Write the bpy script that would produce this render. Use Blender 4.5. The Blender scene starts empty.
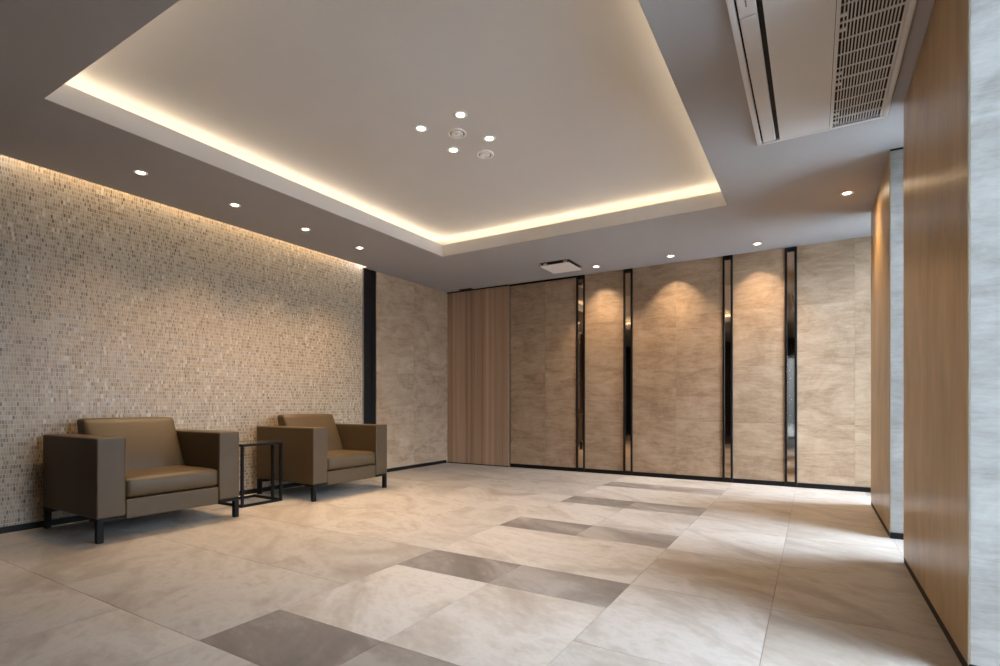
import bpy, bmesh, math, random
from mathutils import Vector, Matrix
random.seed(7)
SC = bpy.context.scene
COL = SC.collection

# ------------------------------------------------------------------ dimensions
XL, YB, H = -4.74, 6.40, 2.56          # left wall, back wall, ceiling height
XP = 0.43                              # room face of the right-hand piers
XW = 1.00                              # window wall behind the piers
YR = -2.40                             # rear wall (behind the camera)
TX0, TX1, TY0, TY1 = -3.625, -0.625, 1.187, 4.79   # ceiling tray opening
ZT, ZF = 2.775, 2.69                   # tray ceiling, top of tray fascia

# ------------------------------------------------------------------ object helpers
def link(o, parent=None):
    COL.objects.link(o)
    if parent is not None:
        o.parent = parent
    return o

def obj(name, bm, mat, parent=None, loc=None, rot=None, smooth=False):
    me = bpy.data.meshes.new(name)
    bm.normal_update()
    bm.to_mesh(me)
    bm.free()
    me.materials.append(mat)
    if smooth:
        me.polygons.foreach_set('use_smooth', [True] * len(me.polygons))
    o = bpy.data.objects.new(name, me)
    link(o, parent)
    if loc is not None:
        o.location = loc
    if rot is not None:
        o.rotation_euler = rot
    return o

def struct(name, bm, mat, parent=None, smooth=False):
    o = obj(name, bm, mat, parent, smooth=smooth)
    if parent is None:
        o['kind'] = 'structure'
    return o

def thing(name, label, cat, loc, group=None, rotz=0.0):
    o = bpy.data.objects.new(name, None)
    o.empty_display_size = 0.1
    link(o)
    o.location = loc
    o.rotation_euler = (0, 0, rotz)
    o['label'] = label
    o['category'] = cat
    if group:
        o['group'] = group
    return o

def dup(root, loc, label):
    r = root.copy(); COL.objects.link(r); r.location = loc; r['label'] = label
    for ch in list(root.children):
        c = ch.copy(); COL.objects.link(c); c.parent = r
        for g in ch.children:
            d = g.copy(); COL.objects.link(d); d.parent = c
    return r

def new():
    bm = bmesh.new()
    bm.faces.layers.float.new('rnd')
    bm.faces.layers.float.new('dark')
    return bm

def box(bm, x0, y0, z0, x1, y1, z1, bev=0.0, seg=2, rnd=0.0, dark=0.0):
    r = bmesh.ops.create_cube(bm, size=1.0)
    vs = r['verts']
    for v in vs:
        v.co = Vector(((x0 + x1) / 2 + v.co.x * (x1 - x0),
                       (y0 + y1) / 2 + v.co.y * (y1 - y0),
                       (z0 + z1) / 2 + v.co.z * (z1 - z0)))
    fs = set(f for v in vs for f in v.link_faces)
    if bev > 0:
        es = list(set(e for v in vs for e in v.link_edges))
        g = bmesh.ops.bevel(bm, geom=es, offset=bev, segments=seg, profile=0.5, affect='EDGES')
        fs = set(f for f in fs if f.is_valid) | set(g['faces'])
    lr, ld = bm.faces.layers.float['rnd'], bm.faces.layers.float['dark']
    for f in fs:
        f[lr] = rnd
        f[ld] = dark
    return bm

def onebox(*a, **k):
    return box(new(), *a, **k)

def lathe(bm, prof, n=32, cx=0, cy=0):
    """prof: (radius, z) list, revolved round z."""
    rings = []
    for r, z in prof:
        if r < 1e-6:
            rings.append([bm.verts.new((cx, cy, z))])
        else:
            rings.append([bm.verts.new((cx + r * math.cos(2 * math.pi * i / n), cy + r * math.sin(2 * math.pi * i / n), z)) for i in range(n)])
    for a, b in zip(rings, rings[1:]):
        for i in range(n):
            j = (i + 1) % n
            if len(a) == 1 and len(b) == 1:
                continue
            if len(a) == 1:
                bm.faces.new((a[0], b[i], b[j]))
            elif len(b) == 1:
                bm.faces.new((a[i], b[0], a[j]))
            else:
                bm.faces.new((a[i], b[i], b[j], a[j]))
    bmesh.ops.recalc_face_normals(bm, faces=bm.faces[:])
    return bm

def cushion(sx, sy, sz, r, bulge_top=0.0, bulge_front=0.0, n=(16, 20, 8)):
    """Rounded upholstery block centred on the origin in x,y with its base at z=0; it swells on top and at the +x front."""
    bm = new()
    idx = {}
    def pt(i, j, k):
        key = (i, j, k)
        if key in idx:
            return idx[key]
        p = Vector(((i / n[0] - .5) * sx, (j / n[1] - .5) * sy, (k / n[2] - .5) * sz))
        q = Vector((max(-sx / 2 + r, min(sx / 2 - r, p.x)), max(-sy / 2 + r, min(sy / 2 - r, p.y)), max(-sz / 2 + r, min(sz / 2 - r, p.z))))
        d = p - q
        if d.length > 1e-9:
            m = max(abs(d.x), abs(d.y), abs(d.z))
            p = q + d.normalized() * m
        u, v, w = 2 * p.x / sx, 2 * p.y / sy, 2 * p.z / sz
        if w > 0:
            p.z += bulge_top * w * max(0, 1 - u ** 4) * max(0, 1 - v ** 4)
        if u > 0:
            p.x += bulge_front * u * max(0, 1 - w * w) * max(0, 1 - v ** 6)
        p.z += sz / 2
        idx[key] = bm.verts.new(p)
        return idx[key]
    for i in range(n[0]):
        for j in range(n[1]):
            for k, s in ((0, 1), (n[2], 0)):
                f = [pt(i, j, k), pt(i + 1, j, k), pt(i + 1, j + 1, k), pt(i, j + 1, k)]
                bm.faces.new(f[::-1] if s else f)
    for i in range(n[0]):
        for k in range(n[2]):
            for j in (0, n[1]):
                bm.faces.new([pt(i, j, k), pt(i + 1, j, k), pt(i + 1, j, k + 1), pt(i, j, k + 1)])
    for j in range(n[1]):
        for k in range(n[2]):
            for i in (0, n[0]):
                bm.faces.new([pt(i, j, k), pt(i, j + 1, k), pt(i, j + 1, k + 1), pt(i, j, k + 1)])
    bmesh.ops.recalc_face_normals(bm, faces=bm.faces[:])
    return bm

# ------------------------------------------------------------------ materials
def srgb(r, g, b):
    f = lambda c: ((c / 255 + .055) / 1.055) ** 2.4 if c > 10 else c / 255 / 12.92
    return (f(r), f(g), f(b), 1.0)

class NT:
    def __init__(self, name):
        self.m = bpy.data.materials.new(name)
        self.m.use_nodes = True
        self.t = self.m.node_tree
        self.b = self.t.nodes['Principled BSDF']
    def n(self, typ, **k):
        nd = self.t.nodes.new(typ)
        for a, v in k.items():
            setattr(nd, a, v)
        return nd
    def l(self, a, b):
        self.t.links.new(a, b)
    def val(self, sock, v):
        if isinstance(v, (int, float, tuple)):
            sock.default_value = v
        else:
            self.l(v, sock)
    def math(self, op, a, b=0.0, c=0.0):
        nd = self.n('ShaderNodeMath', operation=op)
        for s, v in zip(nd.inputs, (a, b, c)):
            self.val(s, v)
        return nd.outputs[0]
    def vmath(self, op, a, b=(0, 0, 0)):
        nd = self.n('ShaderNodeVectorMath', operation=op)
        self.val(nd.inputs[0], a); self.val(nd.inputs[1], b)
        return nd.outputs[0]
    def mix(self, f, a, b, mode='MIX'):
        nd = self.n('ShaderNodeMix', data_type='RGBA', blend_type=mode)
        self.val(nd.inputs[0], f); self.val(nd.inputs[6], a); self.val(nd.inputs[7], b)
        return nd.outputs[2]
    def ramp(self, f, stops, interp='LINEAR'):
        nd = self.n('ShaderNodeValToRGB')
        cr = nd.color_ramp; cr.interpolation = interp
        while len(cr.elements) > 1:
            cr.elements.remove(cr.elements[-1])
        cr.elements[0].position = stops[0][0]; cr.elements[0].color = stops[0][1]
        for p, c in stops[1:]:
            e = cr.elements.new(p); e.color = c
        self.val(nd.inputs[0], f)
        return nd.outputs[0]
    def noise(self, vec, scale, detail=4, rough=.5, dist=0.0):
        nd = self.n('ShaderNodeTexNoise')
        self.l(vec, nd.inputs['Vector'])
        nd.inputs['Scale'].default_value = scale; nd.inputs['Detail'].default_value = detail
        nd.inputs['Roughness'].default_value = rough; nd.inputs['Distortion'].default_value = dist
        return nd.outputs[0]
    def coord(self):
        return self.n('ShaderNodeTexCoord').outputs['Object']
    def attr(self, nm):
        return self.n('ShaderNodeAttribute', attribute_name=nm).outputs['Fac']
    def bump(self, h, strength, dist):
        nd = self.n('ShaderNodeBump')
        nd.inputs['Strength'].default_value = strength; nd.inputs['Distance'].default_value = dist
        self.l(h, nd.inputs['Height'])
        self.l(nd.outputs[0], self.b.inputs['Normal'])
    def set(self, **k):
        for a, v in k.items():
            self.val(self.b.inputs[a.replace('_', ' ')], v)
        return self.m

def plain(name, col, rough=.5, metal=0.0, spec=.5, grain=0.0):
    t = NT(name)
    t.set(Base_Color=col, Roughness=rough, Metallic=metal)
    t.b.inputs['Specular IOR Level'].default_value = spec
    if grain:
        c = t.coord()
        t.bump(t.noise(c, 260, 2), grain, .002)
        t.set(Base_Color=t.mix(t.noise(c, 3, 3), tuple(x * .94 for x in col[:3]) + (1,), col))
    return t.m

def emit(name, col, strength):
    t = NT(name)
    t.set(Base_Color=col, Emission_Color=col, Emission_Strength=strength)
    return t.m

def paint():
    return plain('matte white tray paint', srgb(208, 203, 198), .9, grain=.04)

def travertine(name, lo, mid, hi, rough=.42):
    t = NT(name)
    c = t.coord()
    r = t.attr('rnd')
    off = t.n('ShaderNodeCombineXYZ')
    for i, k in enumerate((37.0, 23.0, 51.0)):
        t.val(off.inputs[i], t.math('MULTIPLY', r, k))
    p = t.vmath('ADD', c, off.outputs[0])
    band = t.noise(t.vmath('MULTIPLY', p, (1.2, 1.2, 4.2)), 1.7, 9, .66, 1.3)
    fine = t.noise(t.vmath('MULTIPLY', p, (3.5, 3.5, 24.0)), 2.0, 8, .68, 1.2)
    cloud = t.noise(p, 2.6, 10, .70, .9)
    f = t.math('ADD', t.math('MULTIPLY', band, .35), t.math('ADD', t.math('MULTIPLY', fine, .25), t.math('MULTIPLY', cloud, .40)))
    col = t.ramp(f, [(.38, lo), (.50, mid), (.60, hi)])
    tone = t.math('ADD', .94, t.math('MULTIPLY', t.math('FRACT', t.math('MULTIPLY', r, 7.31)), .10))
    col = t.mix(1.0, col, t.vmath('MULTIPLY', (1, 1, 1), tone), 'MULTIPLY')
    t.set(Base_Color=col, Roughness=t.math('ADD', rough, t.math('MULTIPLY', fine, .15)))
    t.b.inputs['Specular IOR Level'].default_value = .35
    t.bump(fine, .12, .003)
    return t.m

def floor_mat():
    t = NT('beige porcelain floor stone')
    c = t.coord()
    r = t.attr('rnd'); dk = t.attr('dark')
    off = t.n('ShaderNodeCombineXYZ')
    for i, k in enumerate((31.0, 47.0, 19.0)):
        t.val(off.inputs[i], t.math('MULTIPLY', r, k))
    rot = t.n('ShaderNodeVectorRotate', rotation_type='Z_AXIS')
    t.l(t.vmath('ADD', c, off.outputs[0]), rot.inputs['Vector'])
    t.val(rot.inputs['Angle'], .5)
    p = t.vmath('MULTIPLY', rot.outputs[0], (1.0, 1.8, 1.0))
    swirl = t.noise(p, 1.3, 8, .58, 1.1)
    fine = t.noise(p, 14.0, 5, .6, .3)
    f = t.math('ADD', t.math('MULTIPLY', swirl, .75), t.math('MULTIPLY', fine, .25))
    light = t.ramp(f, [(.34, srgb(144, 131, 118)), (.46, srgb(163, 152, 140)), (.54, srgb(177, 168, 158)), (.60, srgb(169, 159, 147)), (.68, srgb(152, 140, 127))])
    darkc = t.ramp(f, [(.36, srgb(94, 84, 77)), (.48, srgb(110, 100, 93)), (.54, srgb(126, 116, 109)), (.62, srgb(146, 136, 128))])
    tone = t.math('ADD', .80, t.math('MULTIPLY', t.math('FRACT', t.math('MULTIPLY', r, 5.77)), .28))
    light = t.mix(1.0, light, t.vmath('MULTIPLY', (1, 1, 1), tone), 'MULTIPLY')
    isd = t.math('MULTIPLY', dk, 1.0)
    col = t.mix(isd, light, darkc)
    t.set(Base_Color=col, Roughness=t.math('ADD', .36, t.math('MULTIPLY', fine, .2)))
    t.b.inputs['Specular IOR Level'].default_value = .4
    t.bump(f, .12, .004)
    return t.m

def mosaic_mat():
    t = NT('small stone mosaic')
    c = t.coord()
    s = t.n('ShaderNodeSeparateXYZ'); t.l(c, s.inputs[0])
    TW, TH = .0150, .0310
    zr = t.math('DIVIDE', s.outputs[2], TH)
    row = t.math('FLOOR', zr)
    w1 = t.n('ShaderNodeTexWhiteNoise', noise_dimensions='1D'); t.l(row, w1.inputs['W'])
    yc = t.math('ADD', t.math('DIVIDE', s.outputs[1], TW), w1.outputs[0])
    colm = t.math('FLOOR', yc)
    cell = t.n('ShaderNodeCombineXYZ'); t.l(colm, cell.inputs[0]); t.l(row, cell.inputs[1])
    w2 = t.n('ShaderNodeTexWhiteNoise', noise_dimensions='2D'); t.l(cell.outputs[0], w2.inputs['Vector'])
    v = w2.outputs['Value']
    big = t.noise(c, 1.6, 3, .6)
    vv = t.math('ADD', v, t.math('MULTIPLY', t.math('SUBTRACT', big, .5), .25))
    tile = t.ramp(vv, [(0.0, srgb(94, 77, 59)), (.10, srgb(115, 97, 78)), (.34, srgb(136, 118, 97)), (.7, srgb(150, 132, 110)), (.95, srgb(158, 141, 121)), (1.0, srgb(180, 167, 148))])
    fx = t.math('FRACT', yc); fz = t.math('FRACT', zr)
    ex = t.math('MINIMUM', fx, t.math('SUBTRACT', 1.0, fx))
    ez = t.math('MINIMUM', fz, t.math('SUBTRACT', 1.0, fz))
    inside = t.math('MULTIPLY', t.math('GREATER_THAN', ex, .10), t.math('GREATER_THAN', ez, .065))
    col = t.mix(inside, srgb(173, 159, 140), tile)
    geo = t.n('ShaderNodeNewGeometry')
    jit = t.vmath('MULTIPLY', t.vmath('SUBTRACT', w2.outputs['Color'], (.5, .5, .5)), (.09, .09, .09))
    nrm = t.vmath('NORMALIZE', t.vmath('ADD', geo.outputs['Normal'], jit))
    t.set(Base_Color=col, Roughness=t.math('ADD', .22, t.math('MULTIPLY', t.math('FRACT', t.math('MULTIPLY', v, 13.7)), .4)))
    t.l(nrm, t.b.inputs['Normal'])
    t.b.inputs['Specular IOR Level'].default_value = .45
    return t.m

def door_wood():
    t = NT('straight grained walnut veneer')
    c = t.coord()
    s = t.n('ShaderNodeSeparateXYZ'); t.l(c, s.inputs[0])
    plank = t.math('FLOOR', t.math('DIVIDE', s.outputs[0], .045))
    w = t.n('ShaderNodeTexWhiteNoise', noise_dimensions='1D'); t.l(plank, w.inputs['W'])
    grain = t.noise(t.vmath('MULTIPLY', c, (60, 1, .8)), 1.0, 6, .6, .2)
    broad = t.noise(t.vmath('MULTIPLY', c, (9, 1, .15)), 1.0, 3, .5)
    f = t.math('ADD', t.math('MULTIPLY', w.outputs[0], .24), t.math('ADD', t.math('MULTIPLY', grain, .38), t.math('MULTIPLY', broad, .38)))
    col = t.ramp(f, [(.22, srgb(124, 97, 76)), (.45, srgb(156, 126, 101)), (.68, srgb(186, 155, 129))])
    t.set(Base_Color=col, Roughness=.5)
    t.bump(grain, .1, .002)
    return t.m

def pier_wood():
    t = NT('satin bronze-brown veneer')
    c = t.coord()
    grain = t.noise(t.vmath('MULTIPLY', c, (40, 70, 1.2)), 1.0, 6, .6, .2)
    broad = t.noise(t.vmath('MULTIPLY', c, (2, 4, 1.6)), 1.0, 7, .62, 1.0)
    f = t.math('ADD', t.math('MULTIPLY', grain, .35), t.math('MULTIPLY', broad, .65))
    col = t.ramp(f, [(.36, srgb(154, 124, 83)), (.50, srgb(180, 149, 106)), (.64, srgb(198, 168, 125))])
    t.set(Base_Color=col, Roughness=t.math('ADD', .27, t.math('MULTIPLY', grain, .10)))
    t.b.inputs['Specular IOR Level'].default_value = .55
    t.b.inputs['Anisotropic'].default_value = .5
    tan = t.n('ShaderNodeTangent', direction_type='RADIAL', axis='Z')
    t.l(tan.outputs[0], t.b.inputs['Tangent'])
    t.b.inputs['Anisotropic Rotation'].default_value = ANISO
    t.bump(grain, .06, .001)
    return t.m
ANISO = .0

def leather():
    t = NT('taupe leather')
    c = t.coord()
    n1 = t.noise(c, 320, 3, .6)
    n2 = t.noise(c, 6, 3)
    t.set(Base_Color=t.mix(n2, srgb(69, 54, 34), srgb(76, 60, 39)), Roughness=t.math('ADD', .40, t.math('MULTIPLY', n1, .15)))
    t.b.inputs['Specular IOR Level'].default_value = .3
    t.bump(n1, .12, .002)
    return t.m

def glass_mat(name, tint=(1, 1, 1, 1)):
    t = NT(name)
    tr = t.n('ShaderNodeBsdfTransparent'); tr.inputs[0].default_value = tint
    gl = t.n('ShaderNodeBsdfGlossy'); gl.inputs['Roughness'].default_value = .02
    fr = t.n('ShaderNodeFresnel'); fr.inputs['IOR'].default_value = 1.45
    mx = t.n('ShaderNodeMixShader')
    t.l(fr.outputs[0], mx.inputs[0]); t.l(tr.outputs[0], mx.inputs[1]); t.l(gl.outputs[0], mx.inputs[2])
    t.l(mx.outputs[0], t.t.nodes['Material Output'].inputs['Surface'])
    return t.m

M = dict(
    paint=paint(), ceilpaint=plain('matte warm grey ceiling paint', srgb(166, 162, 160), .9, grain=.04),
    stone=travertine('beige travertine', srgb(126, 102, 80), srgb(156, 131, 106), srgb(174, 150, 126)),
    daylitstone=travertine('daylight toned travertine', srgb(122, 116, 109), srgb(148, 142, 135), srgb(164, 158, 151)),  # same travertine with the grey cast of daylight put into its colour
    floor=floor_mat(), mosaic=mosaic_mat(), doorwood=door_wood(), pier=pier_wood(), leather=leather(),
    grout=plain('grey floor grout', srgb(128, 114, 100), .9),
    black=plain('black anodised metal', srgb(9, 7, 6), .4, 0.0, .3),
    legmetal=plain('black powder coated steel', srgb(9, 7, 6), .6, 0, .18),
    dark=plain('dark base trim', srgb(14, 11, 10), .55, 0, .2),
    blackpanel=plain('matt black panel', srgb(11, 9, 7), .6, 0, .2),
    white=plain('off white plastic', srgb(214, 212, 210), .5), trimwhite=plain('white trim plastic', srgb(240, 238, 235), .5),
    whiteflap=plain('white flap plastic', srgb(208, 206, 204), .45),
    groove=plain('groove shade and mark grey', srgb(112, 104, 97), .7),  # shade of the ring grooves put into the colour; also the mark's grey
    void=plain('dark duct interior', srgb(30, 24, 20), .8),
    metal=plain('brushed steel', srgb(150, 140, 130), .35, 1.0),
    rearwood=plain('dark stained oak', srgb(58, 44, 34), .5, grain=.1),
    mirror=plain('bronze tinted mirror', srgb(196, 172, 146), .04, 1.0),
    tabletop=plain('smoked glass', srgb(70, 64, 58), .08),
    glass=glass_mat('clear window glass', (.93, .96, .97, 1)), dimglass=glass_mat('light dimming door glass', (.20, .22, .24, 1)),  # door tint added to dim the daylight seen in the mirrors
    paving=plain('grey paving', srgb(150, 150, 148), .85, grain=.1),
    lens=emit('warm lamp lens', (1.0, .88, .70, 1), 20.0),
    led=emit('warm led strip', (1.0, .84, .61, 1), 17.0),
    led2=emit('warm wall led strip', (1.0, .83, .56, 1), 115.0),
)

# ------------------------------------------------------------------ floor
XE = [-.157, -.772, -1.378, -1.975, -2.57, -3.15, -3.74, -4.34, -4.80]
G = .0022
DK0, DKP, DKH = 1.107, 1.0865, .345
JY0, JYP = 1.105, .7175
ft = new()
def tone_between(lo, hi):
    while True:
        r = random.random()
        if lo <= (r * 5.77) % 1.0 <= hi:
            return r
def tile(x0, x1, y0, y1, dark=0.0):
    y0 = max(y0, YR - .1); y1 = min(y1, YB + .02); x0 = max(x0, XL - .06); x1 = min(x1, XW + .1)
    if y1 - y0 < .02 or x1 - x0 < .02:
        return
    box(ft, x0 + G / 2, y0 + G / 2, -.012, x1 - G / 2, y1 - G / 2, 0.0, rnd=tone_between(.55, 1.0) if x0 > -2.1 else tone_between(.0, 1.0), dark=dark)
# right hand columns, tile by tile
for x0, x1 in ((-.772, -.157), (-.157, .445), (.445, 1.12)):
    for k in range(-6, 9):
        tile(x0, x1, JY0 + JYP * k, JY0 + JYP * (k + 1))
# the band with the dark strips
for k in range(-4, 6):
    y = DK0 + DKP * k
    for x0, x1 in ((-1.975, -1.378), (-1.378, -.772)):
        tile(x0, x1, y, y + DKH, .92 if x0 < -1.5 else .70)
    if k % 2 == 0:
        tile(-1.975, -1.378, y + DKH, y + DKP); tile(-1.378, -.772, y + DKH, y + DKP)
    else:
        tile(-1.975, -.772, y + DKH, y + DKP)
# wide tiles in running bond on the left
for k in range(-6, 9):
    y0, y1 = JY0 + JYP * k, JY0 + JYP * (k + 1)
    if k % 2 == 0:
        for x0, x1 in ((-3.15, -1.975), (-4.34, -3.15), (-5.5, -4.34)):
            tile(x0, x1, y0, y1)
    else:
        for x0, x1 in ((-2.57, -1.975), (-3.74, -2.57), (-4.94, -3.74)):
            tile(x0, x1, y0, y1)
fl = struct('floor', ft, M['floor'])
gb = onebox(XL - .08, YR - .12, -.12, XW + .12, YB + .12, -.003)
struct('grout', gb, M['grout'], fl)

# ------------------------------------------------------------------ ceiling with its light tray
YM0 = 1.16          # the mosaic starts here; nearer than that the wall is dark oak
XS = -4.684          # ceiling edge along the mosaic: an open slot lights the wall
ZTOP = 2.62
c = new()
LT = .012
for e, za, zb in ((0.0, H, H + .003), (LT, H + .003, ZTOP)):
    box(c, XS, YM0, za, TX0 - e, 4.68, zb)
    box(c, XL - .08, YR, za, TX0 - e, YM0, zb)
    box(c, XL - .08, 4.68, za, TX0 - e, YB + .1, zb)
    box(c, TX1 + e, YR, za, XW + .1, YB + .1, zb)
    box(c, TX0 - e, YR, za, TX1 + e, TY0 - e, zb)
    box(c, TX0 - e, TY1 + e, za, TX1 + e, YB + .1, zb)
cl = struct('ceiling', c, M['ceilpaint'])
# upright lip of the tray
c = new()
T = LT - .0002
box(c, TX0 - T, TY0 - T, H + .0031, TX0, TY1 + T, ZF)
box(c, TX1, TY0 - T, H + .0031, TX1 + T, TY1 + T, ZF)
box(c, TX0, TY0 - T, H + .0031, TX1, TY0, ZF)
box(c, TX0, TY1, H + .0031, TX1, TY1 + T, ZF)
struct('tray_lip', c, M['paint'], cl)
# raised tray ceiling and the closed cove round it
W = .30
c = new()
box(c, TX0 - W, TY0 - W, ZT, TX1 + W, TY1 + W, ZT + .05)
box(c, TX0 - W - .03, TY0 - W, ZTOP, TX0 - W, TY1 + W, ZT + .05)
box(c, TX1 + W, TY0 - W, ZTOP, TX1 + W + .03, TY1 + W, ZT + .05)
box(c, TX0 - W - .03, TY0 - W - .03, ZTOP, TX1 + W + .03, TY0 - W, ZT + .05)
box(c, TX0 - W - .03, TY1 + W, ZTOP, TX1 + W + .03, TY1 + W + .03, ZT + .05)
struct('raised_tray', c, M['paint'], cl)
# closed top of the wall slot
c = new()
box(c, XL - .09, YM0, 2.85, XS, 4.68, 2.89)
box(c, XS, YM0, ZTOP, XS + .02, 4.68, 2.89)
struct('slot_lid', c, M['paint'], cl)

# ------------------------------------------------------------------ walls
# left: mosaic, black upright, travertine
XM = -4.757
struct('wall_left', onebox(XM - .06, YM0, 0, XM, 4.666, 2.85), M['mosaic'])
struct('wall_left', onebox(XL - .08, YR, 0, XL, YM0 - .001, H), M['rearwood'])
c = new()
box(c, XM - .05, 4.676, 0, XL - .012, 4.76, H)
box(c, XM - .05, 4.76, 0, XL - .016, 4.82, H)
box(c, XM - .05, 4.82, 0, XL - .008, 4.886, H)
struct('trim_1', c, M['blackpanel'])
struct('trim_2', onebox(XM - .05, 4.666, 0, XL - .004, 4.676, H), M['metal'])
c = new()
zs = [0.0, .66, 1.30, 1.93, H]
ys = [4.888, 5.614, YB]
for i in range(2):
    for j in range(4):
        box(c, XL - .05, ys[i] + .0008, zs[j] + .0008, XL, ys[i + 1] - .0008, zs[j + 1] - .0008, rnd=random.random())
struct('wall_left.001', c, M['stone'])
struct('wall_left', onebox(XL - .11, 4.70, -.01, XL - .051, YB + .1, H + .03), M['blackpanel'])
# back wall slabs
ZSP = (0, .67, 1.30, 1.93, H)
def slabs(x0, x1, splits, y=YB, zsp=ZSP):
    bm = new()
    xs = [x0] + list(splits) + [x1]
    for i in range(len(xs) - 1):
        for j in range(len(zsp) - 1):
            box(bm, xs[i] + .0006, y, zsp[j] + .0006, xs[i + 1] - .0006, y + .05, zsp[j + 1] - .0006, rnd=random.random())
    return bm
bw = new(); bw.free()
for i, (x0, x1, sp, zsp) in enumerate(((-3.655, -2.663, (-3.116,), ZSP), (-2.541, -2.034, (), ZSP),
                                      (-1.917, -.886, (-1.398,), ZSP), (-.777, -.266, (), ZSP),
                                      (-.149, XW + .05, (.36,), ZSP))):
    struct('wall_back', slabs(x0, x1, sp, zsp=zsp), M['stone'])
struct('wall_back', onebox(XL - .1, YB + .05, 0, XW + .1, YB + .12, H), M['blackpanel'])

# mirror strips
STR = [(-2.661, -2.543), (-2.032, -1.919), (-.884, -.779), (-.264, -.151)]
LBL = ['slim dark-framed mirror strip on the stone wall, nearest to the wood door',
       'slim dark-framed mirror strip on the stone wall, second from the wood door',
       'slim dark-framed mirror strip on the stone wall, third from the wood door',
       'slim dark-framed mirror strip showing a bright glass door, farthest from the wood door']
for (x0, x1), lb in zip(STR, LBL):
    m = thing('mirror_strip', lb, 'mirror', ((x0 + x1) / 2, YB, .0), 'mirror strips on the back wall')
    w = (x1 - x0) / 2; B = .022
    c = new()
    z0, z1 = .0, H - .002
    box(c, -w, -.012, z0, -w + B, .049, z1, .0015, 1)
    box(c, w - B, -.012, z0, w, .049, z1, .0015, 1)
    box(c, -w + B, -.012, z0, w - B, .049, z0 + .055, .0015, 1)
    box(c, -w + B, -.012, z1 - .05, w - B, .049, z1, .0015, 1)
    obj('frame', c, M['black'], m)
    obj('mirror_glass', onebox(-w + B, .002, z0 + .055, w - B, .04, z1 - .05), M['mirror'], m)

# baseboards, thin trims and ceiling shade strips
c = new()
box(c, -3.655, YB - .008, 0, STR[0][0] - .001, YB - .0005, .05)
for i in range(3):
    box(c, STR[i][1] + .001, YB - .008, 0, STR[i + 1][0] - .001, YB - .0005, .05)
box(c, STR[3][1] + .001, YB - .008, 0, XW, YB - .0005, .05)
struct('baseboard_back', c, M['dark'])
c = new()
box(c, XL + .0005, 4.888, 0, XL + .008, YB - .05, .045)
box(c, XM + .0005, YM0 + .001, 0, XM + .009, 4.645, .045)
struct('baseboard_left', c, M['dark'])
struct('trim_3', onebox(-3.672, YB - .012, 0, -3.657, YB + .04, H - .03), M['metal'])
c = new()  # dark strips painting the shade along the ceiling line
box(c, -3.672, YB - .010, H - .024, STR[0][0] - .001, YB - .0005, H - .0005)
box(c, XL + .001, YB - .030, H - .016, -3.673, YB - .021, H - .0005)
struct('shade_line', c, M['dark'])

# wood door in the far corner
c = onebox(XL + .004, YB - .02, .012, -3.674, YB + .03, H - .018, .002, 1)
dr = struct('door_1', c, M['doorwood'])
struct('threshold', onebox(XL + .002, YB - .018, 0, -3.674, YB + .03, .010), M['dark'], dr)
g = thing('door_guide', 'small dark guide plate in the ceiling above the wood door', 'door guide', (-4.36, YB - .06, H))
obj('plate', onebox(-.11, -.055, -.004, .11, .04, -.0005), M['dark'], g)
obj('rail', onebox(-.105, -.010, -.015, .105, .010, -.0045, .002, 1), M['dark'], g)

# right: piers with brown veneer faces and daylight-toned stone ends
PIERS = [(4.28, 5.60), (2.24, 3.66), (YR, 1.62)]  # last one is unseen, made solid to keep daylight off the left side
PT = .36
for i, (y0, y1) in enumerate(PIERS):
    pr = struct('wall_right', onebox(XP + .006, y0 + .006, .0, XP + PT, y1 - .006, H - .014, rnd=.1 + i * .23), M['daylitstone'])
    zj = 1.06
    c = new()
    for k, (ya, yb) in enumerate(((y0, y0 + (y1 - y0) / 2), (y0 + (y1 - y0) / 2, y1))):
        box(c, XP, ya + .0006, .038, XP + .0055, yb - .0006, H - .014)
    struct('veneer', c, M['pier'], pr)
    struct('corner_trim', onebox(XP - .0008, y0 - .0015, .0, XP + .003, y0 - .0003, H - .014), M['metal'], pr)
    c = new()
    for (ya, yb) in ((y0, y0 + .0055), (y1 - .0055, y1)):
        box(c, XP + .0062, ya, .042, XP + PT, yb, zj - .001, rnd=.2 + i * .17)
        box(c, XP + .0062, ya, zj, XP + PT, yb, H - .014, rnd=.63 + i * .11)
    struct('end_slab', c, M['daylitstone'], pr)
    c = new()
    box(c, XP + .0015, y0, 0, XP + .0055, y1, .036)
    box(c, XP + .0015, y0 - .003, 0, XP + PT, y0 + .0055, .040)
    struct('skirting', c, M['dark'], pr)
    struct('shadow_gap', onebox(XP + .004, y0 + .002, H - .0135, XP + PT - .01, y1 - .004, H - .0005), M['blackpanel'], pr)

# window wall behind the piers, rear wall with the glass entrance
def glazing(name, axis, pos, a0, a1, z1, mull, gm='glass'):
    c = new()
    F = .05
    def bar(p0, p1, q0, q1):
        if axis == 'x':
            box(c, pos, p0, q0, pos + .06, p1, q1)
        else:
            box(c, p0, pos - .06, q0, p1, pos, q1)
    bar(a0, a0 + F, 0, z1); bar(a1 - F, a1, 0, z1); bar(a0 + F, a1 - F, 0, F); bar(a0 + F, a1 - F, z1 - F, z1)
    for mm in mull:
        bar(mm - .022, mm + .022, F, z1 - F)
    w = struct(name, c, M['black'])
    g = new()
    if axis == 'x':
        box(g, pos + .026, a0 + F, F, pos + .034, a1 - F, z1 - F)
    else:
        box(g, a0 + F, pos - .034, F, a1 - F, pos - .026, z1 - F)
    struct('pane', g, M[gm], w)
    return w
glazing('window_1', 'x', XW, 1.30, YB, H - .001, (2.6, 3.95, 5.2))
struct('wall_right', onebox(XW, YR, 0, XW + .06, 1.2995, H), M['rearwood'])  # unseen wall added to shut out daylight nearer the camera
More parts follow.
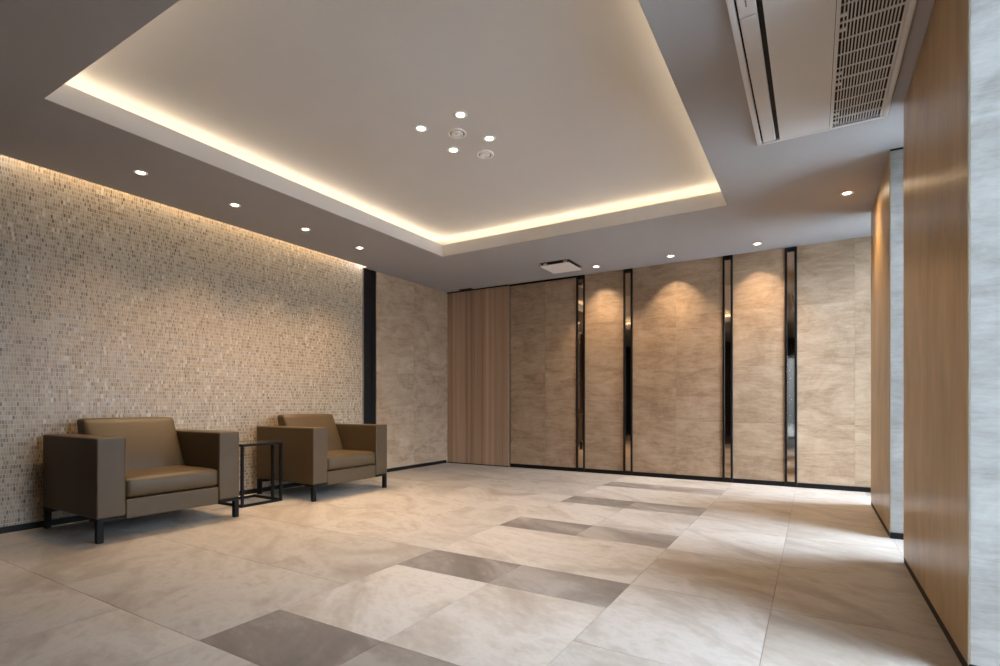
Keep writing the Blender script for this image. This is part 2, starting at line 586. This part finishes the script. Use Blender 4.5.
d2 = glazing('door_2', 'y', YR, -.62, XW, 2.10, (-.40, .36,), 'dimglass')
hb = new()
for zc in (.75, 1.35):
    box(hb, .27, YR, zc - .01, .29, YR + .05, zc + .01)
box(hb, .27, YR + .05, .65, .29, YR + .07, 1.45, .004)
struct('handle', hb, M['metal'], d2)
rw = new()
box(rw, XL - .08, YR - .08, 0, -.625, YR, H)
box(rw, -.625, YR - .08, 2.105, XW + .06, YR, H)
struct('wall_rear', rw, M['rearwood'])
struct('pavement', onebox(-14, -16, -.16, 16, 22, -.125), M['paving'])

# ------------------------------------------------------------------ armchairs
def make_chair(label, loc):
    t = thing('armchair', label, 'armchair', loc, 'leather armchairs by the mosaic wall')
    D, Wd = .415, .479          # half depth, half width; +x is the front
    L, A = M['leather'], .165
    for s in (-1, 1):
        ya, yb = (-Wd, -Wd + A) if s < 0 else (Wd - A, Wd)
        bm = onebox(-D, ya, .153, D, yb, .668, .011, 3)
        obj('arm', bm, L, t)
    obj('front_rail', onebox(D - .15, -Wd + A + .002, .128, D - .004, Wd - A - .002, .258, .008, 3), L, t)
    obj('base_deck', onebox(-D + .07, -Wd + A + .002, .150, D - .152, Wd - A - .002, .250, .004, 1), M['blackpanel'], t)
    obj('back_panel', onebox(-D, -Wd + A + .001, .153, -D + .068, Wd - A - .001, .668, .010, 3), L, t)
    sw = 2 * (Wd - A) - .008
    obj('seat_cushion', cushion(.54, sw + .006, .130, .026, .014, .010), L, t, (D - .27 - .002, 0, .262), smooth=True)
    # back cushion: a wedge that leans back and thins towards the top
    bc = cushion(.13, sw + .006, .414, .020, .004, .022, (10, 24, 20))
    for v in bc.verts:
        u, h = v.co.x / .065, v.co.z / .414
        xf, th = -.030 - .195 * h, .210 - .098 * h
        v.co.x = xf - th * (1 - u) / 2
    obj('back_cushion', bc, L, t, (0, 0, .362), smooth=True)
    for sx in (-1, 1):
        for sy in (-1, 1):
            bm = new()
            xo, yo = sx * (D - .004), sy * (Wd - .004)
            x0, x1 = sorted((xo, xo - sx * .036)); y0, y1 = sorted((yo, yo - sy * .036))
            box(bm, x0, y0, 0, x1, y1, .132, .002, 1)
            x0, x1 = sorted((xo, xo - sx * .12)); y0, y1 = sorted((yo, yo - sy * (A - .008)))
            box(bm, x0, y0, .130, x1, y1, .1525, .002, 1)
            obj('leg', bm, M['legmetal'], t)
    return t
ch = make_chair('taupe leather armchair on black legs nearer the viewer, its side table at its far arm', (-4.285, 2.010, 0))
dup(ch, (-4.285, 3.674, 0), 'taupe leather armchair on black legs nearer the wood door, beside the black upright trim')

# ------------------------------------------------------------------ side table between the armchairs
st = thing('side_table', 'small black metal frame side table between the two armchairs', 'side table', (-4.375, 2.90, 0))
hx, hy, hz, q = .205, .2, .54, .022
def bars(lst):
    bm = new()
    for b in lst:
        box(bm, *b, .0015, 1)
    return bm
for x in (hx - q, -.0 + .065):
    for y in (-hy, hy - q):
        obj('leg', bars([(x, y, q, x + q, y + q, hz - q)]), M['legmetal'], st)
ring = lambda z0, z1: [(-hx, -hy, z0, hx, -hy + q, z1), (-hx, hy - q, z0, hx, hy, z1), (-hx, -hy + q, z0, -hx + q, hy - q, z1), (hx - q, -hy + q, z0, hx, hy - q, z1)]
obj('base_frame', bars(ring(0, q)), M['legmetal'], st)
obj('top_frame', bars(ring(hz - q, hz)), M['legmetal'], st)
obj('tabletop', onebox(-hx + q, -hy + q, hz - .010, hx - q, hy - q, hz - .002), M['tabletop'], st)

# ------------------------------------------------------------------ ceiling unit (air conditioner)
ac = thing('ceiling_air_conditioner', 'white ceiling air conditioner with side grille above the brown pier', 'air conditioner', (0, 0, H))
AX0, AX1, AY0, AY1 = -.310, .366, 2.10, 3.735
ZB = -.026
c = new()
box(c, AX0, AY0, ZB, -.282, AY1, -.0006, .006, 2)                 # left rim
box(c, -.180, AY0 + .03, ZB, .080, AY1 - .03, -.0006)             # middle panel
box(c, AX0 + .004, AY1 - .0295, ZB, AX1 - .004, AY1, -.0006, .006, 2)    # far rim
box(c, AX0 + .004, AY0, ZB, AX1 - .004, AY0 + .0295, -.0006, .006, 2)
box(c, .336, AY0, ZB, AX1, AY1, -.0006, .010, 3)
obj('housing', c, M['white'], ac)
obj('duct', onebox(-.2835, AY0 + .03, -.012, .3355, AY1 - .03, -.0010), M['void'], ac)
c = onebox(-.2735, 2.465, ZB - .001, -.203, AY1 - .036, ZB + .013, .004, 2)
obj('air_flap', c, M['whiteflap'], ac)
c = onebox(-.2735, AY0 + .034, ZB - .001, -.203, 2.457, ZB + .013, .004, 2)
fp = obj('flap_end_cover', c, M['whiteflap'], ac)
c = new()
for k in range(5):
    box(c, -.2425, 2.345 + k * .010, ZB - .0016, -.2365, 2.352 + k * .010, ZB - .0008)
obj('maker_mark', c, M['groove'], ac)
# intake grille
GX0, GX1, GY0, GY1 = .090, .326, AY0 + .045, 3.715
c = new()
R = .008
zg0, zg1 = ZB - .001, ZB + .006
box(c, .0825, AY0 + .034, zg0, GX0 + R, AY1 - .032, zg1)
box(c, GX1 - .001, AY0 + .034, zg0, .334, AY1 - .032, zg1)
box(c, GX0 + R, GY1 - .012, zg0, GX1 - .001, AY1 - .032, zg1)
box(c, GX0 + R, AY0 + .034, zg0, GX1 - .001, GY0, zg1)
NS = 17
sx0, sx1 = GX0 + R, GX1 - .001
pit = (sx1 - sx0) / NS
for i in range(1, NS):
    x = sx0 + pit * i
    box(c, x - .0026, GY0, zg0 + .0006, x + .0026, GY1 - .012, zg1 - .0006)
for k, y in enumerate((2.245, 2.35, 2.47, 2.59, 2.711, 2.835, 2.957, 3.072, 3.172, 3.285, 3.40, 3.505, 3.60)):
    w = .008 if k % 4 == 0 else .0032
    box(c, sx0, y - w / 2, zg0 + .0003, sx1, y + w / 2, zg1 - .0003)
    if k % 4 == 0:
        for s in (-1, 1):
            box(c, sx0 + .0005, y + s * .052 - .010, zg0 + .0004, sx0 + 2 * pit, y + s * .052 + .010, zg1 - .0004)
obj('intake_grille', c, M['white'], ac)

# ------------------------------------------------------------------ downlights and ceiling fittings
def make_downlight(label, loc, group):
    t = thing('downlight', label, 'downlight', loc, group)
    c = lathe(new(), [(.028, -.0005), (.046, -.0005), (.045, -.004), (.036, -.005), (.028, -.003)])
    obj('trim_ring', c, M['trimwhite'], t, smooth=True)
    c = lathe(new(), [(0, -.0022), (.027, -.0022), (.027, -.0006), (0, -.0006)])
    obj('lamp_lens', c, M['lens'], t)
    return t
DL = []
def place(label, x, y, z, group):
    t = make_downlight(label, (x, y, z), group) if not DL else dup(DL[0], (x, y, z), label)
    t['group'] = group
    DL.append(t)
    return t
def spot(t, watts, angle, blend, col=(1.0, .71, .42), size=.03, tilt=0.0):
    d = bpy.data.lights.new('lamp_beam', 'SPOT')
    d.energy = watts; d.spot_size = math.radians(angle); d.spot_blend = blend; d.color = col; d.shadow_soft_size = size
    o = bpy.data.objects.new('lamp_beam', d)
    link(o, t)
    o.location = (0, 0, -.012)
    o.rotation_euler = (math.radians(tilt), 0, 0)
    return o
P_LEFT, P_BACK, P_TRAY, P_RIGHT = 64, 23, 18, 18
gl = 'downlights along the mosaic wall'
for (y, n) in ((1.925, 'first'), (2.645, 'second'), (3.36, 'third'), (4.06, 'fourth')):
    nm = {'first': 'round lit downlight above the mosaic wall, above the nearer armchair', 'second': 'round lit downlight above the mosaic wall, above the small side table',
          'third': 'round lit downlight above the mosaic wall, above the near arm of the farther armchair', 'fourth': 'round lit downlight of the mosaic wall row, closest to the black upright trim'}[n]
    spot(place(nm, -4.18, y, H, gl), P_LEFT, 98, 1.0)
gb_ = 'downlights washing the back wall'
for x, nm in ((-2.275, 'round lit downlight washing the narrow stone panel by the square ceiling vent'),
              (-1.39, 'round lit downlight washing the wide middle stone panel'),
              (-.505, 'round lit downlight washing the stone panel between third and fourth mirror strips')):
    spot(place(nm, x, 6.09, H, gb_), P_BACK, 77, .4, (1.0, .79, .56), .03, 20)
spot(place('round lit downlight on the right beside the farther brown pier', .228, 4.99, H, 'downlights beside the piers'), P_RIGHT, 158, .8)
gt = 'downlights in the raised tray'
for x, y, nm in ((-2.31, 2.81, 'tray downlight of the four, nearest the mosaic wall'), (-1.98, 2.81, 'tray downlight of the four, topmost in view'),
                 (-1.98, 3.165, 'tray downlight of the four, nearest the brown piers'), (-2.30, 3.172, 'tray downlight of the four, nearest the back wall door')):
    spot(place(nm, x, y, ZT, gt), P_TRAY, 130, .8)

sd = thing('smoke_detector', 'round white smoke detector in the middle of the four tray downlights', 'smoke detector', (-2.135, 2.99, ZT))
obj('base', lathe(new(), [(0, -.0005), (.064, -.0005), (.066, -.003), (.064, -.007), (.054, -.008), (.052, -.003), (0, -.003)]), M['trimwhite'], sd, smooth=True)
obj('sensor_head', lathe(new(), [(.040, -.0032), (.041, -.010), (.034, -.012), (.026, -.008), (.016, -.008), (.013, -.013), (0, -.014)]), M['trimwhite'], sd, smooth=True)
obj('groove', lathe(new(), [(.043, -.0045), (.051, -.0045), (.051, -.0034), (.043, -.0034), (.043, -.0045)]), M['groove'], sd)
sp = thing('ceiling_speaker', 'round white ceiling sounder beside the tray downlights, toward the back wall', 'speaker', (-2.131, 3.345, ZT))
obj('rim', lathe(new(), [(0, -.0005), (.066, -.0005), (.068, -.004), (.064, -.010), (.050, -.012), (.048, -.005), (0, -.005)]), M['trimwhite'], sp, smooth=True)
obj('dome', lathe(new(), [(.038, -.0055), (.037, -.013), (.030, -.016), (.022, -.012), (0, -.013)]), M['trimwhite'], sp, smooth=True)
obj('sound_slot', onebox(-.022, .0376, -.0125, .022, .0415, -.0055), M['void'], sp)

obj('groove', lathe(new(), [(.0395, -.0065), (.047, -.0065), (.047, -.0054), (.0395, -.0054), (.0395, -.0065)]), M['groove'], sp)
cv = thing('ceiling_vent', 'square white drop panel vent on the ceiling near the wood door', 'vent', (-2.615, 5.81, H))
obj('opening', onebox(-.19, -.195, -.003, .19, .195, -.0006), M['void'], cv)
obj('drop_panel', onebox(-.185, -.195, -.042, .185, .195, -.030, .003, 2), M['trimwhite'], cv)
for sx in (-1, 1):
    for sy in (-1, 1):
        obj('spacer', onebox(sx * .13 - .02, sy * .17 - .008, -.0305, sx * .13 + .02, sy * .17 + .008, -.0032), M['trimwhite'], cv)

# hidden light strips
c = new()
o0, o1 = .088, .096
zs0, zs1 = ZF - .004, ZF + .022
box(c, TX0 - o1, TY0 - o1, zs0, TX0 - o0, TY1 + o1, zs1)
box(c, TX1 + o0, TY0 - o1, zs0, TX1 + o1, TY1 + o1, zs1)
box(c, TX0 - o0, TY0 - o1, zs0, TX1 + o0, TY0 - o0, zs1)
box(c, TX0 - o0, TY1 + o0, zs0, TX1 + o0, TY1 + o1, zs1)
o = obj('light_strip', c, M['led'])
o['label'] = 'warm light strip glowing round the raised ceiling tray'; o['category'] = 'light strip'
o = obj('light_strip', onebox(XS - .016, YM0 + .03, 2.770, XS - .002, 4.62, 2.790), M['led2'])
o['label'] = 'warm light strip in the slot above the mosaic wall'; o['category'] = 'light strip'

# ------------------------------------------------------------------ daylight
w = bpy.data.worlds.new('overcast sky'); SC.world = w
w.use_nodes = True
w.node_tree.nodes['Background'].inputs[0].default_value = (.70, .82, 1.0, 1)
wn = w.node_tree
wg = wn.nodes.new('ShaderNodeTexCoord'); wsx = wn.nodes.new('ShaderNodeSeparateXYZ')
wn.links.new(wg.outputs['Generated'], wsx.inputs[0])
wm = wn.nodes.new('ShaderNodeMath'); wm.operation = 'MULTIPLY_ADD'; wm.use_clamp = False
wn.links.new(wsx.outputs[2], wm.inputs[0])
SKY = 25.0                      # overcast sky, much brighter overhead than at the horizon
wm.inputs[1].default_value = 5.0 * SKY; wm.inputs[2].default_value = .55 * SKY
wn.links.new(wm.outputs[0], wn.nodes['Background'].inputs[1])
def portal(loc, rot, sx, sy):
    d = bpy.data.lights.new('daylight', 'AREA'); d.shape = 'RECTANGLE'; d.size = sx; d.size_y = sy
    d.cycles.is_portal = True
    o = bpy.data.objects.new('daylight', d); link(o); o.location = loc; o.rotation_euler = rot
portal((XW + .08, (YB + 1.30) / 2, H / 2), (0, math.radians(90), 0), H, YB - 1.30)
portal(((XW - .62) / 2, YR - .08, 1.05), (math.radians(90), 0, 0), XW + .62, 2.1)

# ------------------------------------------------------------------ camera
cd = bpy.data.cameras.new('camera'); cam = bpy.data.objects.new('camera', cd); link(cam)
cd.sensor_width = 36; cd.lens = 524.6 * 36 / 1000
cd.shift_y = (403.9 - 333) / 1000
cd.clip_start = .01
cam.location = (0, 0, .885)
cam.rotation_euler = (math.radians(90), 0, math.radians(30.866))
SC.camera = cam

vs = SC.view_settings
vs.view_transform = 'Standard'; vs.look = 'None'; vs.gamma = 1.0; vs.use_curve_mapping = False
vs.exposure = -0.04
cy = SC.cycles
cy.use_denoising = True
cy.max_bounces = 10; cy.diffuse_bounces = 6; cy.glossy_bounces = 5; cy.transparent_max_bounces = 12
cy.sample_clamp_indirect = 8.0
cy.caustics_reflective = False; cy.caustics_refractive = False
